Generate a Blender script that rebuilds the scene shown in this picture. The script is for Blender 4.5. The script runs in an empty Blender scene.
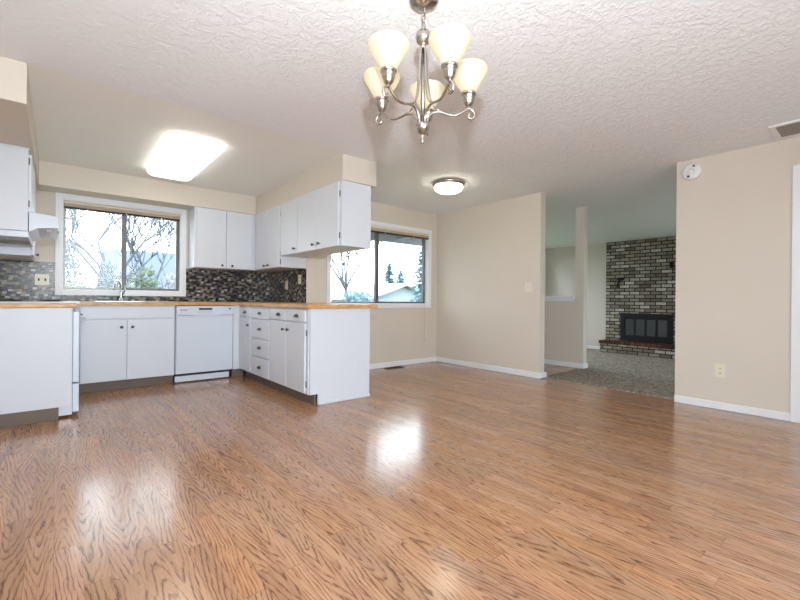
import bpy, bmesh, math, random
from mathutils import Vector, Matrix
random.seed(7)
C = bpy.context.scene.collection
S = bpy.context.scene

# ------------------------------------------------------------------ camera
F, YAW, PIT, ROL, EYE = 411.92, .6959, -.0005, .0092, .9623
fw = Vector((math.sin(YAW)*math.cos(PIT), math.cos(YAW)*math.cos(PIT), math.sin(PIT)))
rt = Vector((math.cos(YAW), -math.sin(YAW), 0))
up = rt.cross(fw)
r2 = math.cos(ROL)*rt + math.sin(ROL)*up
u2 = math.cos(ROL)*up - math.sin(ROL)*rt
cam = bpy.data.cameras.new('camera'); cam.sensor_width = 36; cam.lens = F/800*36
cam.clip_start = .02; cam.clip_end = 300
co = bpy.data.objects.new('camera', cam); C.objects.link(co)
M4 = Matrix((r2, u2, -fw)).transposed().to_4x4(); M4.translation = (0, 0, EYE)
co.matrix_world = M4
S.camera = co

# ------------------------------------------------------------------ world, lights, exposure
SKY = 5.5
w = bpy.data.worlds.new('world'); S.world = w; w.use_nodes = True
bg = w.node_tree.nodes['Background']; bg.inputs[0].default_value = (.83, .925, 1, 1); bg.inputs[1].default_value = SKY
S.view_settings.view_transform = 'Standard'; S.view_settings.look = 'None'
S.view_settings.gamma = 1; S.view_settings.use_curve_mapping = False
S.view_settings.exposure = 0.55
S.cycles.use_denoising = True
S.cycles.max_bounces = 10; S.cycles.diffuse_bounces = 6; S.cycles.transparent_max_bounces = 24
S.cycles.sample_clamp_indirect = 6

def area(name, loc, direction, sx, sy, power=0, col=(1, 1, 1), portal=False):
    l = bpy.data.lights.new(name, 'AREA'); l.shape = 'RECTANGLE'; l.size = sx; l.size_y = sy
    l.energy = power; l.color = col
    if portal: l.cycles.is_portal = True
    o = bpy.data.objects.new(name, l); C.objects.link(o); o.location = loc
    o.rotation_euler = Vector(direction).to_track_quat('-Z', 'Y').to_euler()
    return o
area('portal_sink_window', (.626, 5.93, 1.53), (0, -1, 0), 1.26, 1.1, portal=True)
area('portal_dining_window', (3.55, 4.80, 1.45), (0, -1, 0), 1.8, 1.2, portal=True)
area('portal_patio_door', (.6, -2.36, 1.02), (0, 1, 0), 2.4, 2.0, portal=True)
area('portal_lounge_window', (8.0, 5.92, 1.2), (0, -1, 0), 3.1, 1.9, portal=True)
area('portal_lounge_side_window', (7.6, -.56, 1.2), (0, 1, 0), 2.0, 1.5, portal=True)
# the photographer's flash, the one that throws the chandelier's shadow on the ceiling
area('camera_flash', (-.03, -.10, 1.41), (.56, .67, .46), .10, .08, 56, (.88, .94, 1))
area('patio_fill', (.6, -2.25, 1.02), (0, 1, .18), 2.2, 1.9, 36, (.80, .90, 1))  # added fill lamp in the door opening, brightens the room beyond the sky light

# ------------------------------------------------------------------ node helpers
class NT:
    def __init__(s, name):
        s.m = bpy.data.materials.new(name); s.m.use_nodes = True
        s.t = s.m.node_tree; s.t.nodes.clear()
        s.out = s.t.nodes.new('ShaderNodeOutputMaterial')
    def n(s, typ, ins=None, **kw):
        nd = s.t.nodes.new('ShaderNode'+typ)
        for k, v in kw.items(): setattr(nd, k, v)
        for k, v in (ins or {}).items():
            if isinstance(v, bpy.types.NodeSocket): s.t.links.new(v, nd.inputs[k])
            else: nd.inputs[k].default_value = v
        return nd
    def math(s, op, a, b=0.0, c=0.0):
        nd = s.n('Math', {0: a, 1: b, 2: c}, operation=op); return nd.outputs[0]
    def mixc(s, fac, a, b, mode='MIX'):
        nd = s.n('Mix', None, data_type='RGBA', blend_type=mode)
        for i, v in ((0, fac), (6, a), (7, b)):
            if isinstance(v, bpy.types.NodeSocket): s.t.links.new(v, nd.inputs[i])
            else: nd.inputs[i].default_value = v
        return nd.outputs[2]
    def ramp(s, fac, stops, interp='LINEAR'):
        nd = s.n('ValToRGB', {0: fac}); cr = nd.color_ramp; cr.interpolation = interp
        while len(cr.elements) < len(stops): cr.elements.new(.5)
        for e, (p, c) in zip(cr.elements, stops): e.position = p; e.color = c
        return nd.outputs[0]
    def coord(s): return s.n('TexCoord').outputs['Object']
    def sep(s, v):
        nd = s.n('SeparateXYZ', {0: v}); return nd.outputs
    def comb(s, x=0.0, y=0.0, z=0.0): return s.n('CombineXYZ', {0: x, 1: y, 2: z}).outputs[0]
    def noise(s, v, scale, detail=2, rough=.5, dist=0.0):
        return s.n('TexNoise', {'Vector': v, 'Scale': scale, 'Detail': detail, 'Roughness': rough, 'Distortion': dist}).outputs[0]
    def bump(s, h, strength=.3, dist=.01):
        return s.n('Bump', {'Height': h, 'Strength': strength, 'Distance': dist}).outputs[0]
    def bsdf(s, **k):
        ins = {}
        names = dict(col='Base Color', rough='Roughness', metal='Metallic', normal='Normal', coat='Coat Weight', coatr='Coat Roughness', spec='Specular IOR Level', emis='Emission Color', emit='Emission Strength', trans='Transmission Weight')
        for a, b in k.items(): ins[names[a]] = b
        nd = s.n('BsdfPrincipled', ins)
        s.t.links.new(nd.outputs[0], s.out.inputs[0]); return nd
    def end(s, sock): s.t.links.new(sock, s.out.inputs[0])

def srgb(r, g, b):
    f = lambda c: ((c/255+.055)/1.055)**2.4 if c > 10 else c/255/12.92
    return (f(r), f(g), f(b), 1)
def plain(name, col, rough=.5, metal=0.0, spec=.5, mottled=.04, scale=30):
    t = NT(name); nz = t.noise(t.coord(), scale, 2)
    c2 = tuple(min(1, c*(1-mottled*2)) for c in col[:3])+(1,)
    t.bsdf(col=t.mixc(nz, col, c2), rough=rough, metal=metal, spec=spec)
    return t.m

def wall_mat():
    t = NT('beige_wall_paint'); v = t.coord()
    n1 = t.noise(v, 90, 3); n2 = t.noise(v, 1.5, 2)
    c = t.mixc(n2, srgb(216, 207, 195), srgb(211, 202, 189))
    t.bsdf(col=c, rough=.62, spec=.3, normal=t.bump(n1, .12, .004)); return t.m
def ceil_mat(textured):
    t = NT('knockdown_ceiling' if textured else 'smooth_ceiling'); v = t.coord()
    if textured:
        a = t.noise(v, 24, 5, .65, .4); b = t.noise(v, 70, 3, .6, .3)
        h = t.math('ADD', t.ramp(a, [(.45, (0,0,0,1)), (.58, (1,1,1,1))]), t.math('MULTIPLY', b, .55))
        t.bsdf(col=srgb(240, 242, 245), rough=.75, spec=.3, normal=t.bump(h, .46, .0065))
    else:
        t.bsdf(col=srgb(240, 240, 236), rough=.6, spec=.3, normal=t.bump(t.noise(v, 70, 2), .06, .004))
    return t.m
def floor_mat():
    t = NT('oak_laminate'); x, y, z = t.sep(t.coord())
    mu = lambda p, q: t.math('MULTIPLY', p, q)
    ad = lambda p, q: t.math('ADD', p, q)
    su = lambda p, q: t.math('SUBTRACT', p, q)
    W, L = .078, .62
    xs = t.math('DIVIDE', x, W); sid = t.math('FLOOR', xs)
    fx = su(su(xs, sid), .5)
    r0 = t.n('TexWhiteNoise', {'W': sid}, noise_dimensions='1D').outputs[0]
    ys = t.math('DIVIDE', ad(y, mu(r0, 9.3)), L); pid = t.math('FLOOR', ys)
    fy = su(ys, pid)
    wn = t.n('TexWhiteNoise', {'Vector': t.comb(sid, pid, 0.0)}, noise_dimensions='3D').outputs[1]
    R, G, B = t.n('SeparateColor', {0: wn}).outputs
    # growth rings of a flat-sawn strip: stacked V and U curves about a wandering centre line
    xc = ad(mu(fx, W), mu(su(G, .5), .085))
    wander = su(t.noise(t.comb(mu(R, 40.0), mu(y, 3.2), mu(G, 40.0)), 1, 2), .5)
    xc = ad(xc, mu(wander, .035))
    vee = t.math('SQRT', ad(mu(xc, xc), .00004))
    slope = mu(y, t.math('MULTIPLY_ADD', t.math('ROUND', B), 16.0, -8.0))
    big = t.noise(t.comb(ad(mu(x, 9.0), mu(B, 30.0)), mu(y, 2.0), mu(R, 20.0)), 1, 2, .5)
    jag = t.noise(t.comb(mu(x, 75.0), mu(y, 15.0), mu(R, 20.0)), 1, 3, .65)
    ring = ad(ad(mu(vee, ad(46.0, mu(R, 30.0))), slope), ad(mu(big, 5.0), mu(jag, .8)))
    fr = t.math('FRACT', ring)
    line = t.ramp(fr, [(0, (.10,)*3+(1,)), (.40, (.0,)*3+(1,)), (.66, (.26,)*3+(1,)), (.86, (1,)*3+(1,)), (.93, (.85,)*3+(1,)), (1, (.10,)*3+(1,))])
    brk = t.noise(t.comb(mu(x, 60.0), mu(y, 8.0), B), 1, 3, .6)
    line = mu(line, t.ramp(brk, [(.34, (.12,)*3+(1,)), (.62, (1,)*3+(1,))]))
    pore = t.noise(t.comb(mu(x, 300.0), mu(y, 11.0), R), 1, 3, .6)
    pore = t.ramp(pore, [(.46, (0,0,0,1)), (.70, (1,1,1,1))])
    broad = t.noise(t.comb(mu(x, 40.0), mu(y, 1.6), G), 1, 2, .5)
    g = ad(ad(mu(line, .66), mu(pore, .24)), mu(su(broad, .5), .55))
    col = t.ramp(g, [(0, srgb(190, 146, 113)), (.22, srgb(168, 124, 93)), (.55, srgb(120, 82, 59)), (1, srgb(72, 45, 31))])
    hsv = t.n('HueSaturation', {'Hue': ad(.497, mu(G, .006)), 'Saturation': ad(.95, mu(B, .14)),
        'Value': ad(.79, mu(R, .24)), 'Color': col}).outputs[0]
    ex = t.math('GREATER_THAN', t.math('ABSOLUTE', fx), .488)
    ey = t.math('LESS_THAN', fy, .0045)
    gap = mu(t.math('MAXIMUM', ex, ey), .38)
    c = t.mixc(gap, hsv, srgb(84, 52, 34))
    t.bsdf(col=c, rough=ad(.19, mu(g, .07)), spec=.5, coat=.2, coatr=.12,
           normal=t.bump(g, .05, .002)); return t.m
def carpet_mat():
    t = NT('grey_brown_carpet'); v = t.coord()
    a = t.noise(v, 30, 4, .8); b = t.noise(v, 110, 2, .7)
    f = t.math('ADD', t.math('MULTIPLY', a, .6), t.math('MULTIPLY', b, .4))
    c = t.ramp(f, [(.38, srgb(82, 72, 63)), (.5, srgb(148, 136, 124)), (.62, srgb(208, 198, 186))])
    t.bsdf(col=c, rough=.95, spec=.1, normal=t.bump(f, .8, .015)); return t.m
def mosaic_mat(name, axis):
    t = NT(name); q = t.sep(t.coord()); w, h = .036, .0235
    zr = t.math('DIVIDE', q[2], h); row = t.math('FLOOR', zr); fz = t.math('SUBTRACT', zr, row)
    xr = t.math('ADD', t.math('DIVIDE', q[axis], w), t.math('MULTIPLY', row, 1.8)); i = t.math('FLOOR', xr); fx = t.math('SUBTRACT', xr, i)
    rnd = t.n('TexWhiteNoise', {'Vector': t.comb(i, row, 0.0)}, noise_dimensions='3D').outputs[0]
    odd = t.math('LESS_THAN', t.math('FLOORED_MODULO', i, 5.0), .5)
    odd = t.math('MAXIMUM', odd, t.math('GREATER_THAN', rnd, .86))
    light = t.ramp(rnd, [(0, srgb(128, 120, 106)), (.16, srgb(84, 82, 78)), (.34, srgb(146, 138, 126)), (.46, srgb(62, 62, 66)), (.60, srgb(120, 110, 94)), (.72, srgb(56, 62, 74)), (.81, srgb(176, 176, 174))], 'CONSTANT')
    c = t.mixc(odd, light, srgb(20, 20, 24))
    m = t.math('MAXIMUM', t.math('LESS_THAN', fx, .05), t.math('LESS_THAN', fz, .08))
    c = t.mixc(m, c, srgb(92, 88, 84))
    t.bsdf(col=c, rough=t.math('ADD', .24, t.math('MULTIPLY', m, .5)), spec=.35, normal=t.bump(t.math('SUBTRACT', 1.0, m), .4, .002)); return t.m
def brick_mat(name, ax, ay, pal, mortar, bw=.205, rh=.0745):
    t = NT(name); s = t.sep(t.coord()); v = t.comb(s[ax], s[ay], 0.0)
    b = t.n('TexBrick', {'Vector': v, 'Color1': (0,0,0,1), 'Color2': (1,1,1,1), 'Mortar': (.3,.3,.3,1), 'Scale': 1.0, 'Mortar Size': .010,
        'Mortar Smooth': .25, 'Brick Width': bw, 'Row Height': rh}, offset=.5)
    c = t.ramp(b.outputs[0], pal)
    st = t.noise(t.coord(), 22, 4, .7)
    c = t.mixc(t.ramp(st, [(.4, (0,0,0,1)), (.68, (.6,.6,.6,1))]), c, pal[0][1])
    c = t.mixc(b.outputs[1], c, mortar)
    h = t.math('ADD', t.math('MULTIPLY', t.math('SUBTRACT', 1.0, b.outputs[1]), 1.0), t.math('MULTIPLY', st, .3))
    t.bsdf(col=c, rough=.9, spec=.2, normal=t.bump(h, .7, .012)); return t.m
def butcher_mat():
    t = NT('butcher_block_laminate'); v = t.coord(); s = t.sep(v)
    n = t.noise(t.comb(t.math('MULTIPLY', s[0], 18.0), t.math('MULTIPLY', s[1], 18.0), t.math('MULTIPLY', s[2], 60.0)), 1, 3, .6)
    b = t.noise(v, 5, 2)
    c = t.ramp(t.math('ADD', t.math('MULTIPLY', n, .6), t.math('MULTIPLY', b, .4)), [(.3, srgb(160, 118, 74)), (.5, srgb(196, 154, 104)), (.7, srgb(216, 178, 128))])
    t.bsdf(col=c, rough=.35, spec=.4); return t.m
def glass_mat():
    t = NT('window_glass')
    fr = t.n('Fresnel', {'IOR': 1.18}).outputs[0]
    tr = t.n('BsdfTransparent', {'Color': (.95, .97, .97, 1)}).outputs[0]
    gl = t.n('BsdfGlossy', {'Color': (1, 1, 1, 1), 'Roughness': 0.02}).outputs[0]
    t.end(t.n('MixShader', {0: fr, 1: tr, 2: gl}).outputs[0]); return t.m
def screen_mat():
    t = NT('insect_screen')
    tr = t.n('BsdfTransparent', {'Color': (1, 1, 1, 1)}).outputs[0]
    df = t.n('BsdfTranslucent', {'Color': (.8, .82, .85, 1)}).outputs[0]
    d2 = t.n('BsdfDiffuse', {'Color': (.5, .5, .5, 1)}).outputs[0]
    mx = t.n('MixShader', {0: .25, 1: df, 2: d2}).outputs[0]
    t.end(t.n('MixShader', {0: .08, 1: tr, 2: mx}).outputs[0]); return t.m
def lamp_mat(name, col, strength, zr=None):
    t = NT(name)
    nz = t.noise(t.coord(), 12, 3, .6)
    c = t.mixc(nz, col, tuple(min(1, x*1.05) for x in col[:3])+(1,))
    e = strength
    if zr:      # the glass glows most around the bulb inside it
        z = t.sep(t.coord())[2]
        f = t.n('MapRange', {0: z, 1: zr[0], 2: zr[1], 3: 0.0, 4: 1.0}).outputs[0]
        k = t.ramp(f, [(0, (.62,)*3+(1,)), (.42, (1,)*3+(1,)), (.8, (.82,)*3+(1,)), (1, (.70,)*3+(1,))])
        e = t.math('MULTIPLY', k, strength)
    t.bsdf(col=(.34, .31, .25, 1), rough=.35, spec=.3, emis=c, emit=e); return t.m
def leaf_mat(name, a, b, scale=6):
    t = NT(name); n = t.noise(t.coord(), scale, 3, .7)
    df = t.n('BsdfDiffuse', {'Color': t.mixc(n, a, b)}).outputs[0]
    tl = t.n('BsdfTranslucent', {'Color': t.mixc(n, a, b)}).outputs[0]
    t.end(t.n('MixShader', {0: .35, 1: df, 2: tl}).outputs[0]); return t.m

M = dict(
 wall=wall_mat(), ceil=ceil_mat(True), ceil_smooth=ceil_mat(False), floor=floor_mat(), carpet=carpet_mat(),
 mosaic_x=mosaic_mat('glass_mosaic_tile_back', 0), mosaic_y=mosaic_mat('glass_mosaic_tile_side', 1),
 brick=brick_mat('whitewashed_brick', 1, 2, [(0, srgb(104, 94, 82)), (.35, srgb(146, 136, 122)), (.7, srgb(166, 156, 142)), (1, srgb(208, 202, 190))], srgb(40, 36, 33)),
 hearth_cap=brick_mat('red_brown_hearth_brick', 1, 0, [(0, srgb(74, 44, 38)), (.5, srgb(98, 58, 50)), (1, srgb(120, 76, 64))], srgb(46, 38, 36), .10, .30),
 white=plain('white_cabinet_paint', srgb(212, 216, 224), .38, 0, .45, .015, 8),
 trim=plain('white_trim_paint', srgb(234, 236, 240), .35, 0, .45, .01, 8),
 appl=plain('white_enamel', srgb(208, 216, 228), .22, 0, .5, .01, 8),
 kick=plain('taupe_toe_kick', srgb(116, 103, 93), .6, 0, .3, .05, 20),
 dark=plain('black_gap', srgb(26, 26, 28), .6, 0, .3, .05, 20),
 nickel=plain('brushed_nickel', srgb(186, 180, 172), .27, 1, .5, .04, 60),
 chrome=plain('chrome', srgb(210, 212, 216), .08, 1, .5, .01, 20),
 pewter=plain('dark_pewter', srgb(100, 96, 92), .3, 1, .5, .05, 40),
 bronze=plain('dark_bronze_aluminium', srgb(104, 101, 100), .4, .3, .5, .05, 40),
 alu=plain('grey_aluminium_frame', srgb(150, 148, 146), .4, .4, .5, .03, 30),
 black_iron=plain('black_iron', srgb(22, 22, 24), .5, .3, .4, .05, 30),
 smoke_glass=plain('smoked_glass', srgb(66, 68, 72), .12, 0, .6, .05, 4),
 blind=plain('tan_blind_slat', srgb(222, 206, 184), .5, 0, .3, .03, 20),
 blind_dark=plain('dark_blind_rail', srgb(70, 48, 40), .5, 0, .3, .05, 20),
 almond=plain('almond_plastic', srgb(228, 222, 198), .35, 0, .5, .01, 10),
 ivory=plain('ivory_plastic', srgb(226, 218, 204), .4, 0, .5, .01, 10),
 plastic=plain('white_plastic', srgb(232, 232, 232), .4, 0, .5, .01, 10),
 slot=plain('dark_slot', srgb(50, 46, 42), .6, 0, .3, .02, 10),
 grille=plain('grey_grille', srgb(150, 142, 136), .5, .2, .4, .03, 20),
 brown_metal=plain('brown_metal_register', srgb(92, 68, 50), .45, .3, .4, .05, 20),
 butcher=butcher_mat(), glass=glass_mat(), screen=screen_mat(),
 shade=lamp_mat('frosted_lamp_glass', (1, .80, .48, 1), .42, (1.91-2.314, 2.03-2.314)),
 bulb=lamp_mat('bulb_glow', (1, .88, .66, 1), 1.6),
 lens=lamp_mat('fluorescent_lens', (1, .98, .88, 1), 3.2),
 dome=lamp_mat('dome_glass', (1, .93, .76, 1), 8.0),
 bark=plain('grey_bark', srgb(104, 108, 120), .9, 0, .2, .15, 12),
 needle=leaf_mat('evergreen_needles', srgb(104, 132, 144), srgb(136, 160, 168)),
 leaf=leaf_mat('pale_green_leaves', srgb(88, 102, 82), srgb(140, 150, 132), 14),
 bud=leaf_mat('pink_grey_buds', srgb(150, 128, 138), srgb(180, 165, 172), 14),
 twig=leaf_mat('grey_green_twigs', srgb(84, 92, 100), srgb(132, 138, 146), 14),
 blossom=leaf_mat('white_blossom', srgb(120, 122, 132), srgb(190, 190, 194), 14),
 roofing=plain('grey_blue_shingles', srgb(92, 100, 118), .9, 0, .2, .08, 30),
 paleroof=plain('pale_shingles', srgb(190, 190, 192), .9, 0, .2, .08, 30),
 siding=plain('pale_siding', srgb(150, 158, 168), .8, 0, .2, .03, 10),
 fence=plain('weathered_fence_boards', srgb(84, 84, 90), .9, 0, .2, .1, 10),
 concrete=plain('pale_bounce_concrete', srgb(222, 220, 216), .9, 0, .2, .03, 6),
 lawn=plain('lawn_green', srgb(96, 116, 76), .95, 0, .1, .2, 4),
)

# ------------------------------------------------------------------ mesh helpers
class B:
    def __init__(s): s.bm = bmesh.new()
    def box(s, x0, x1, y0, y1, z0, z1, bev=0.0):
        x0, x1 = sorted((x0, x1)); y0, y1 = sorted((y0, y1)); z0, z1 = sorted((z0, z1))
        r = bmesh.ops.create_cube(s.bm, size=1, matrix=Matrix.Translation(((x0+x1)/2, (y0+y1)/2, (z0+z1)/2)) @ Matrix.Diagonal((x1-x0, y1-y0, z1-z0, 1)))
        if bev > 0:
            es = list({e for v in r['verts'] for e in v.link_edges})
            bmesh.ops.bevel(s.bm, geom=es, offset=bev, segments=2, affect='EDGES', profile=.6)
        return s
    def prism(s, poly, axis, a, b):
        """poly in the two other axes (x,z for axis y; y,z for axis x; x,y for axis z), from a to b along axis."""
        def P(p, t): return {'x': (t, p[0], p[1]), 'y': (p[0], t, p[1]), 'z': (p[0], p[1], t)}[axis]
        v0 = [s.bm.verts.new(P(p, a)) for p in poly]; v1 = [s.bm.verts.new(P(p, b)) for p in poly]
        s.bm.faces.new(v0); s.bm.faces.new(v1[::-1])
        n = len(poly)
        for i in range(n): s.bm.faces.new((v0[i], v0[(i+1) % n], v1[(i+1) % n], v1[i]))
        return s
    def lathe(s, prof, c, axis='z', seg=24, cap=True):
        """prof: list of (radius, height) along axis from c."""
        rings = []
        def P(r, h, a):
            x, y = r*math.cos(a), r*math.sin(a)
            v = {'z': (x, y, h), 'x': (h, x, y), 'y': (x, h, y)}[axis]
            return (c[0]+v[0], c[1]+v[1], c[2]+v[2])
        for r, h in prof:
            rings.append([s.bm.verts.new(P(max(r, 1e-4), h, 2*math.pi*i/seg)) for i in range(seg)])
        for a, b in zip(rings, rings[1:]):
            for i in range(seg):
                f = s.bm.faces.new((a[i], a[(i+1) % seg], b[(i+1) % seg], b[i])); f.smooth = True
        if cap:
            s.bm.faces.new(rings[0][::-1]); s.bm.faces.new(rings[-1])
        return s
    def tube(s, pts, rad, seg=8):
        pts = [Vector(p) for p in pts]; n = len(pts); rings = []
        rads = rad if isinstance(rad, (list, tuple)) else [rad]*n
        ref = None
        for i, p in enumerate(pts):
            t = (pts[min(i+1, n-1)]-pts[max(i-1, 0)]).normalized()
            if ref is None:
                ref = Vector((0, 0, 1)) if abs(t.z) < .9 else Vector((1, 0, 0))
            a = (ref - t*ref.dot(t)).normalized(); b = t.cross(a); ref = a
            rings.append([s.bm.verts.new(p+rads[i]*(math.cos(2*math.pi*k/seg)*a+math.sin(2*math.pi*k/seg)*b)) for k in range(seg)])
        for a, b in zip(rings, rings[1:]):
            for i in range(seg):
                f = s.bm.faces.new((a[i], a[(i+1) % seg], b[(i+1) % seg], b[i])); f.smooth = True
        s.bm.faces.new(rings[0][::-1]); s.bm.faces.new(rings[-1])
        return s
    def quad(s, p, n, sx, sy):
        n = n.normalized(); a = n.orthogonal().normalized(); b = n.cross(a)
        vs = [s.bm.verts.new(p+a*sx*i+b*sy*j) for i, j in ((-1, -.4), (0, -1), (1, .4), (0, 1))]
        s.bm.faces.new(vs)
    def obj(s, name, mat, parent=None, smooth_angle=False):
        me = bpy.data.meshes.new(name)
        bmesh.ops.recalc_face_normals(s.bm, faces=s.bm.faces[:])
        if parent is not None:
            o0 = worldloc(parent)
            bmesh.ops.translate(s.bm, verts=s.bm.verts[:], vec=-o0)
        s.bm.to_mesh(me); s.bm.free()
        me.materials.append(M[mat] if isinstance(mat, str) else mat)
        o = bpy.data.objects.new(name, me); C.objects.link(o)
        if parent is not None: o.parent = parent
        return o
def worldloc(o):
    v = Vector(o.location)
    while o.parent: o = o.parent; v = v+Vector(o.location)
    return v
def thing(name, label, cat, loc, group=None):
    o = bpy.data.objects.new(name, None); C.objects.link(o); o.location = loc; o.empty_display_size = .1
    o['label'] = label; o['category'] = cat
    if group: o['group'] = group
    return o
def tag(o, label, cat, group=None):
    o['label'] = label; o['category'] = cat
    if group: o['group'] = group
    return o
def struct(o, label=None, cat=None):
    o['kind'] = 'structure'
    if label: o['label'] = label
    if cat: o['category'] = cat
    return o
def smooth_path(pts, k=6):
    """Catmull-Rom through points."""
    P = [Vector(p) for p in pts]; out = []
    for i in range(len(P)-1):
        p0, p1, p2, p3 = P[max(i-1, 0)], P[i], P[i+1], P[min(i+2, len(P)-1)]
        for j in range(k):
            t = j/k
            out.append(.5*((2*p1)+(p2-p0)*t+(2*p0-5*p1+4*p2-p3)*t*t+(3*p1-p0-3*p2+p3)*t**3))
    out.append(P[-1]); return out

# ------------------------------------------------------------------ the shell
H = 2.314; ZS = 2.074
YS, XT, YD, XR = 5.744, 2.358, 4.617, 4.607      # sink wall, tiled side wall, dining wall, right wall
YO1, YO2 = 2.806, 1.352                          # opening in the right wall
def holed_wall_y(b, x0, x1, y0, y1, z0, z1, hx0, hx1, hz0, hz1):
    b.box(x0, hx0, y0, y1, z0, z1); b.box(hx1, x1, y0, y1, z0, z1)
    if hz0 > z0: b.box(hx0, hx1, y0, y1, z0, hz0)
    b.box(hx0, hx1, y0, y1, hz1, z1)
W1 = (.045, 1.205, 1.035, 2.02)      # clear opening of the sink window
W2 = (2.69, 4.42, .90, 1.99)
WL = (6.3, 9.4, .15, 2.05)
WS = (6.6, 8.6, .45, 1.95)
PD = (-.6, 1.8, 0.0, 2.03)
def mkw(name, f, label):
    b = B(); f(b); return struct(b.obj(name, 'wall'), label, 'wall')
mkw('wall_back', lambda b: holed_wall_y(b, -.60, 2.48, YS, YS+.14, 0, H, *W1), 'beige kitchen wall around the sink window')
mkw('wall_side', lambda b: b.box(XT, XT+.12, YD, YS, 0, H), 'short beige wall behind the hanging corner cabinets')
mkw('wall_dining', lambda b: holed_wall_y(b, XT+.121, 4.72, YD, YD+.14, 0, H, *W2), 'beige dining corner wall around the dining window')
# end cap of the short wall is part of the dining wall line
mkw('wall_right', lambda b: (b.box(XR, 4.715, YO1, YD, 0, H)), 'beige wall left of the opening to the lounge')
mkw('wall_right', lambda b: (b.box(XR, 4.715, .466, YO2, 0, H), b.box(XR, 4.715, -.39, .466, 2.018, H), b.box(XR, 4.715, -2.3, -.39, 0, H)), 'beige wall right of the opening with a smoke alarm')
mkw('wall_left', lambda b: b.box(-.60, -.48, 3.1, YS, 0, H), 'beige wall behind the kitchen range')
mkw('wall_left', lambda b: (b.box(-2.0, -.601, 3.1, 3.22, 0, H)), 'beige partition beside the kitchen range')
mkw('wall_left', lambda b: (b.box(-2.12, -2.0, -2.3, 3.22, 0, H)), 'beige wall at the far left')
mkw('wall_rear', lambda b: holed_wall_y(b, -2.12, 4.715, -2.44, -2.301, 0, H, *PD), 'beige wall behind the camera')
# lounge and hall
XH = 5.755; XF = 9.716; ZL = -.15
mkw('wall_half', lambda b: b.box(XH, 5.86, 2.95, 4.759, ZL, 1.0), 'half height beige wall in the hall with a white cap')
b = B(); b.box(XH, 5.86, 2.82, 2.949, ZL, H); struct(b.obj('column_post', 'wall'), 'beige post at the end of the half wall', 'post')
mkw('wall_lounge', lambda b: b.box(XF, XF+.14, -.5, 5.759, ZL, H), 'beige lounge wall beside the brick fireplace')
mkw('wall_north', lambda b: holed_wall_y(b, XH, XF+.14, 5.76, 5.90, ZL, H, *WL), 'lounge end wall')
mkw('wall_south', lambda b: holed_wall_y(b, 4.721, XF+.14, -.64, -.501, ZL, H, *WS), 'lounge near end wall')
mkw('wall_hall', lambda b: (b.box(4.721, XH, 4.76, 4.90, 0, H), b.box(XH, 5.86, 4.76, 5.759, ZL, H)), 'hall end wall')
# floors
b = B(); b.box(-2.12, 4.70, -2.44, YS+.14, -.12, 0); struct(b.obj('floor', 'floor'), 'glossy oak laminate floor', 'floor')
b = B(); b.box(4.7005, XH+.105, 2.845, 4.76, -.12, 0); struct(b.obj('floor', 'floor'), 'strip of oak laminate floor in the hall', 'floor')
b = B(); b.box(4.7005, XH+.105, -.5, 2.8445, -.14, .008, .006); struct(b.obj('floor', 'carpet'), 'carpeted landing past the opening', 'carpet')
b = B(); b.box(XH+.1055, XF, -.5, 5.76, ZL-.12, ZL); struct(b.obj('floor', 'carpet'), 'sunken lounge carpet', 'carpet')
# ceilings: textured everywhere, smooth over the kitchen between the soffits
XRS, XPS, YRE, YPE = -.138, 2.031, 3.22, 3.278
b = B(); b.box(-.60, XPS, YRE, YS+.14, H, H+.1); struct(b.obj('ceiling', 'ceil_smooth'), 'smooth kitchen ceiling', 'ceiling')
b = B(); b.box(-2.12, 4.715, -2.44, YRE-.0005, H-.002, H+.1); b.box(XPS+.0005, 4.715, YRE-.0005, YS+.14, H-.002, H+.1)
struct(b.obj('ceiling', 'ceil'), 'textured white ceiling of the dining room', 'ceiling')
b = B(); b.box(4.7155, XF+.14, -.64, 4.90, H-.002, H+.1); b.box(XH, XF+.14, 4.90, 5.90, H-.002, H+.1); struct(b.obj('ceiling', 'ceil'), 'textured lounge ceiling', 'ceiling')
# soffits over the cabinets
def soffit(label, *a):
    b = B(); b.box(*a); struct(b.obj('soffit', 'wall'), label, 'soffit')
soffit('beige soffit over the range cabinets', -.479, XRS, YRE, YS-.001, ZS, H-.003)
soffit('beige soffit over the sink window', XRS+.001, XPS-.001, 5.431, YS-.001, ZS, H-.001)
soffit('beige soffit over the hanging corner cabinets', XPS, 2.419, YPE, YD-.001, ZS, H-.003)
soffit('beige soffit in the kitchen corner', XPS, XT-.001, YD, YS-.001, ZS, H-.003)

# baseboards
def baseb(name, *a):
    b = B(); b.box(*a, .004); struct(b.obj(name, 'trim'))
baseb('baseboard_dining', 2.42, XR-.0005, YD-.014, YD-.0005, 0.001, .072)
baseb('baseboard_right', XR-.014, XR-.0005, YO1-.014, YD-.015, .001, .072)
baseb('baseboard_right', XR-.0135, 4.73, YO1-.0285, YO1-.0005, .009, .072)
baseb('baseboard_right', XR-.014, XR-.0005, .532, YO2, .001, .066)
baseb('baseboard_hall', XH-.014, XH-.0005, 2.82, 4.759, .009, .075)
baseb('baseboard_hall', XH-.014, 5.874, 2.806, 2.8195, .009, .075)
baseb('baseboard_lounge', XF-.014, XF-.0005, 4.30, 5.759, ZL+.001, ZL+.075)
baseb('baseboard_left', -1.999, -1.986, -2.3, 3.1, .001, .072)
b = B(); b.box(XH-.03, 5.89, 2.95, 4.759, 1.0005, 1.042, .004); struct(b.obj('trim_1', 'trim'), 'white cap on the half wall', 'trim')
b = B(); b.box(XH-.016, XH-.0005, 2.95, 4.759, .965, .9995, .002); struct(b.obj('trim_2', 'trim'))

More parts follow.
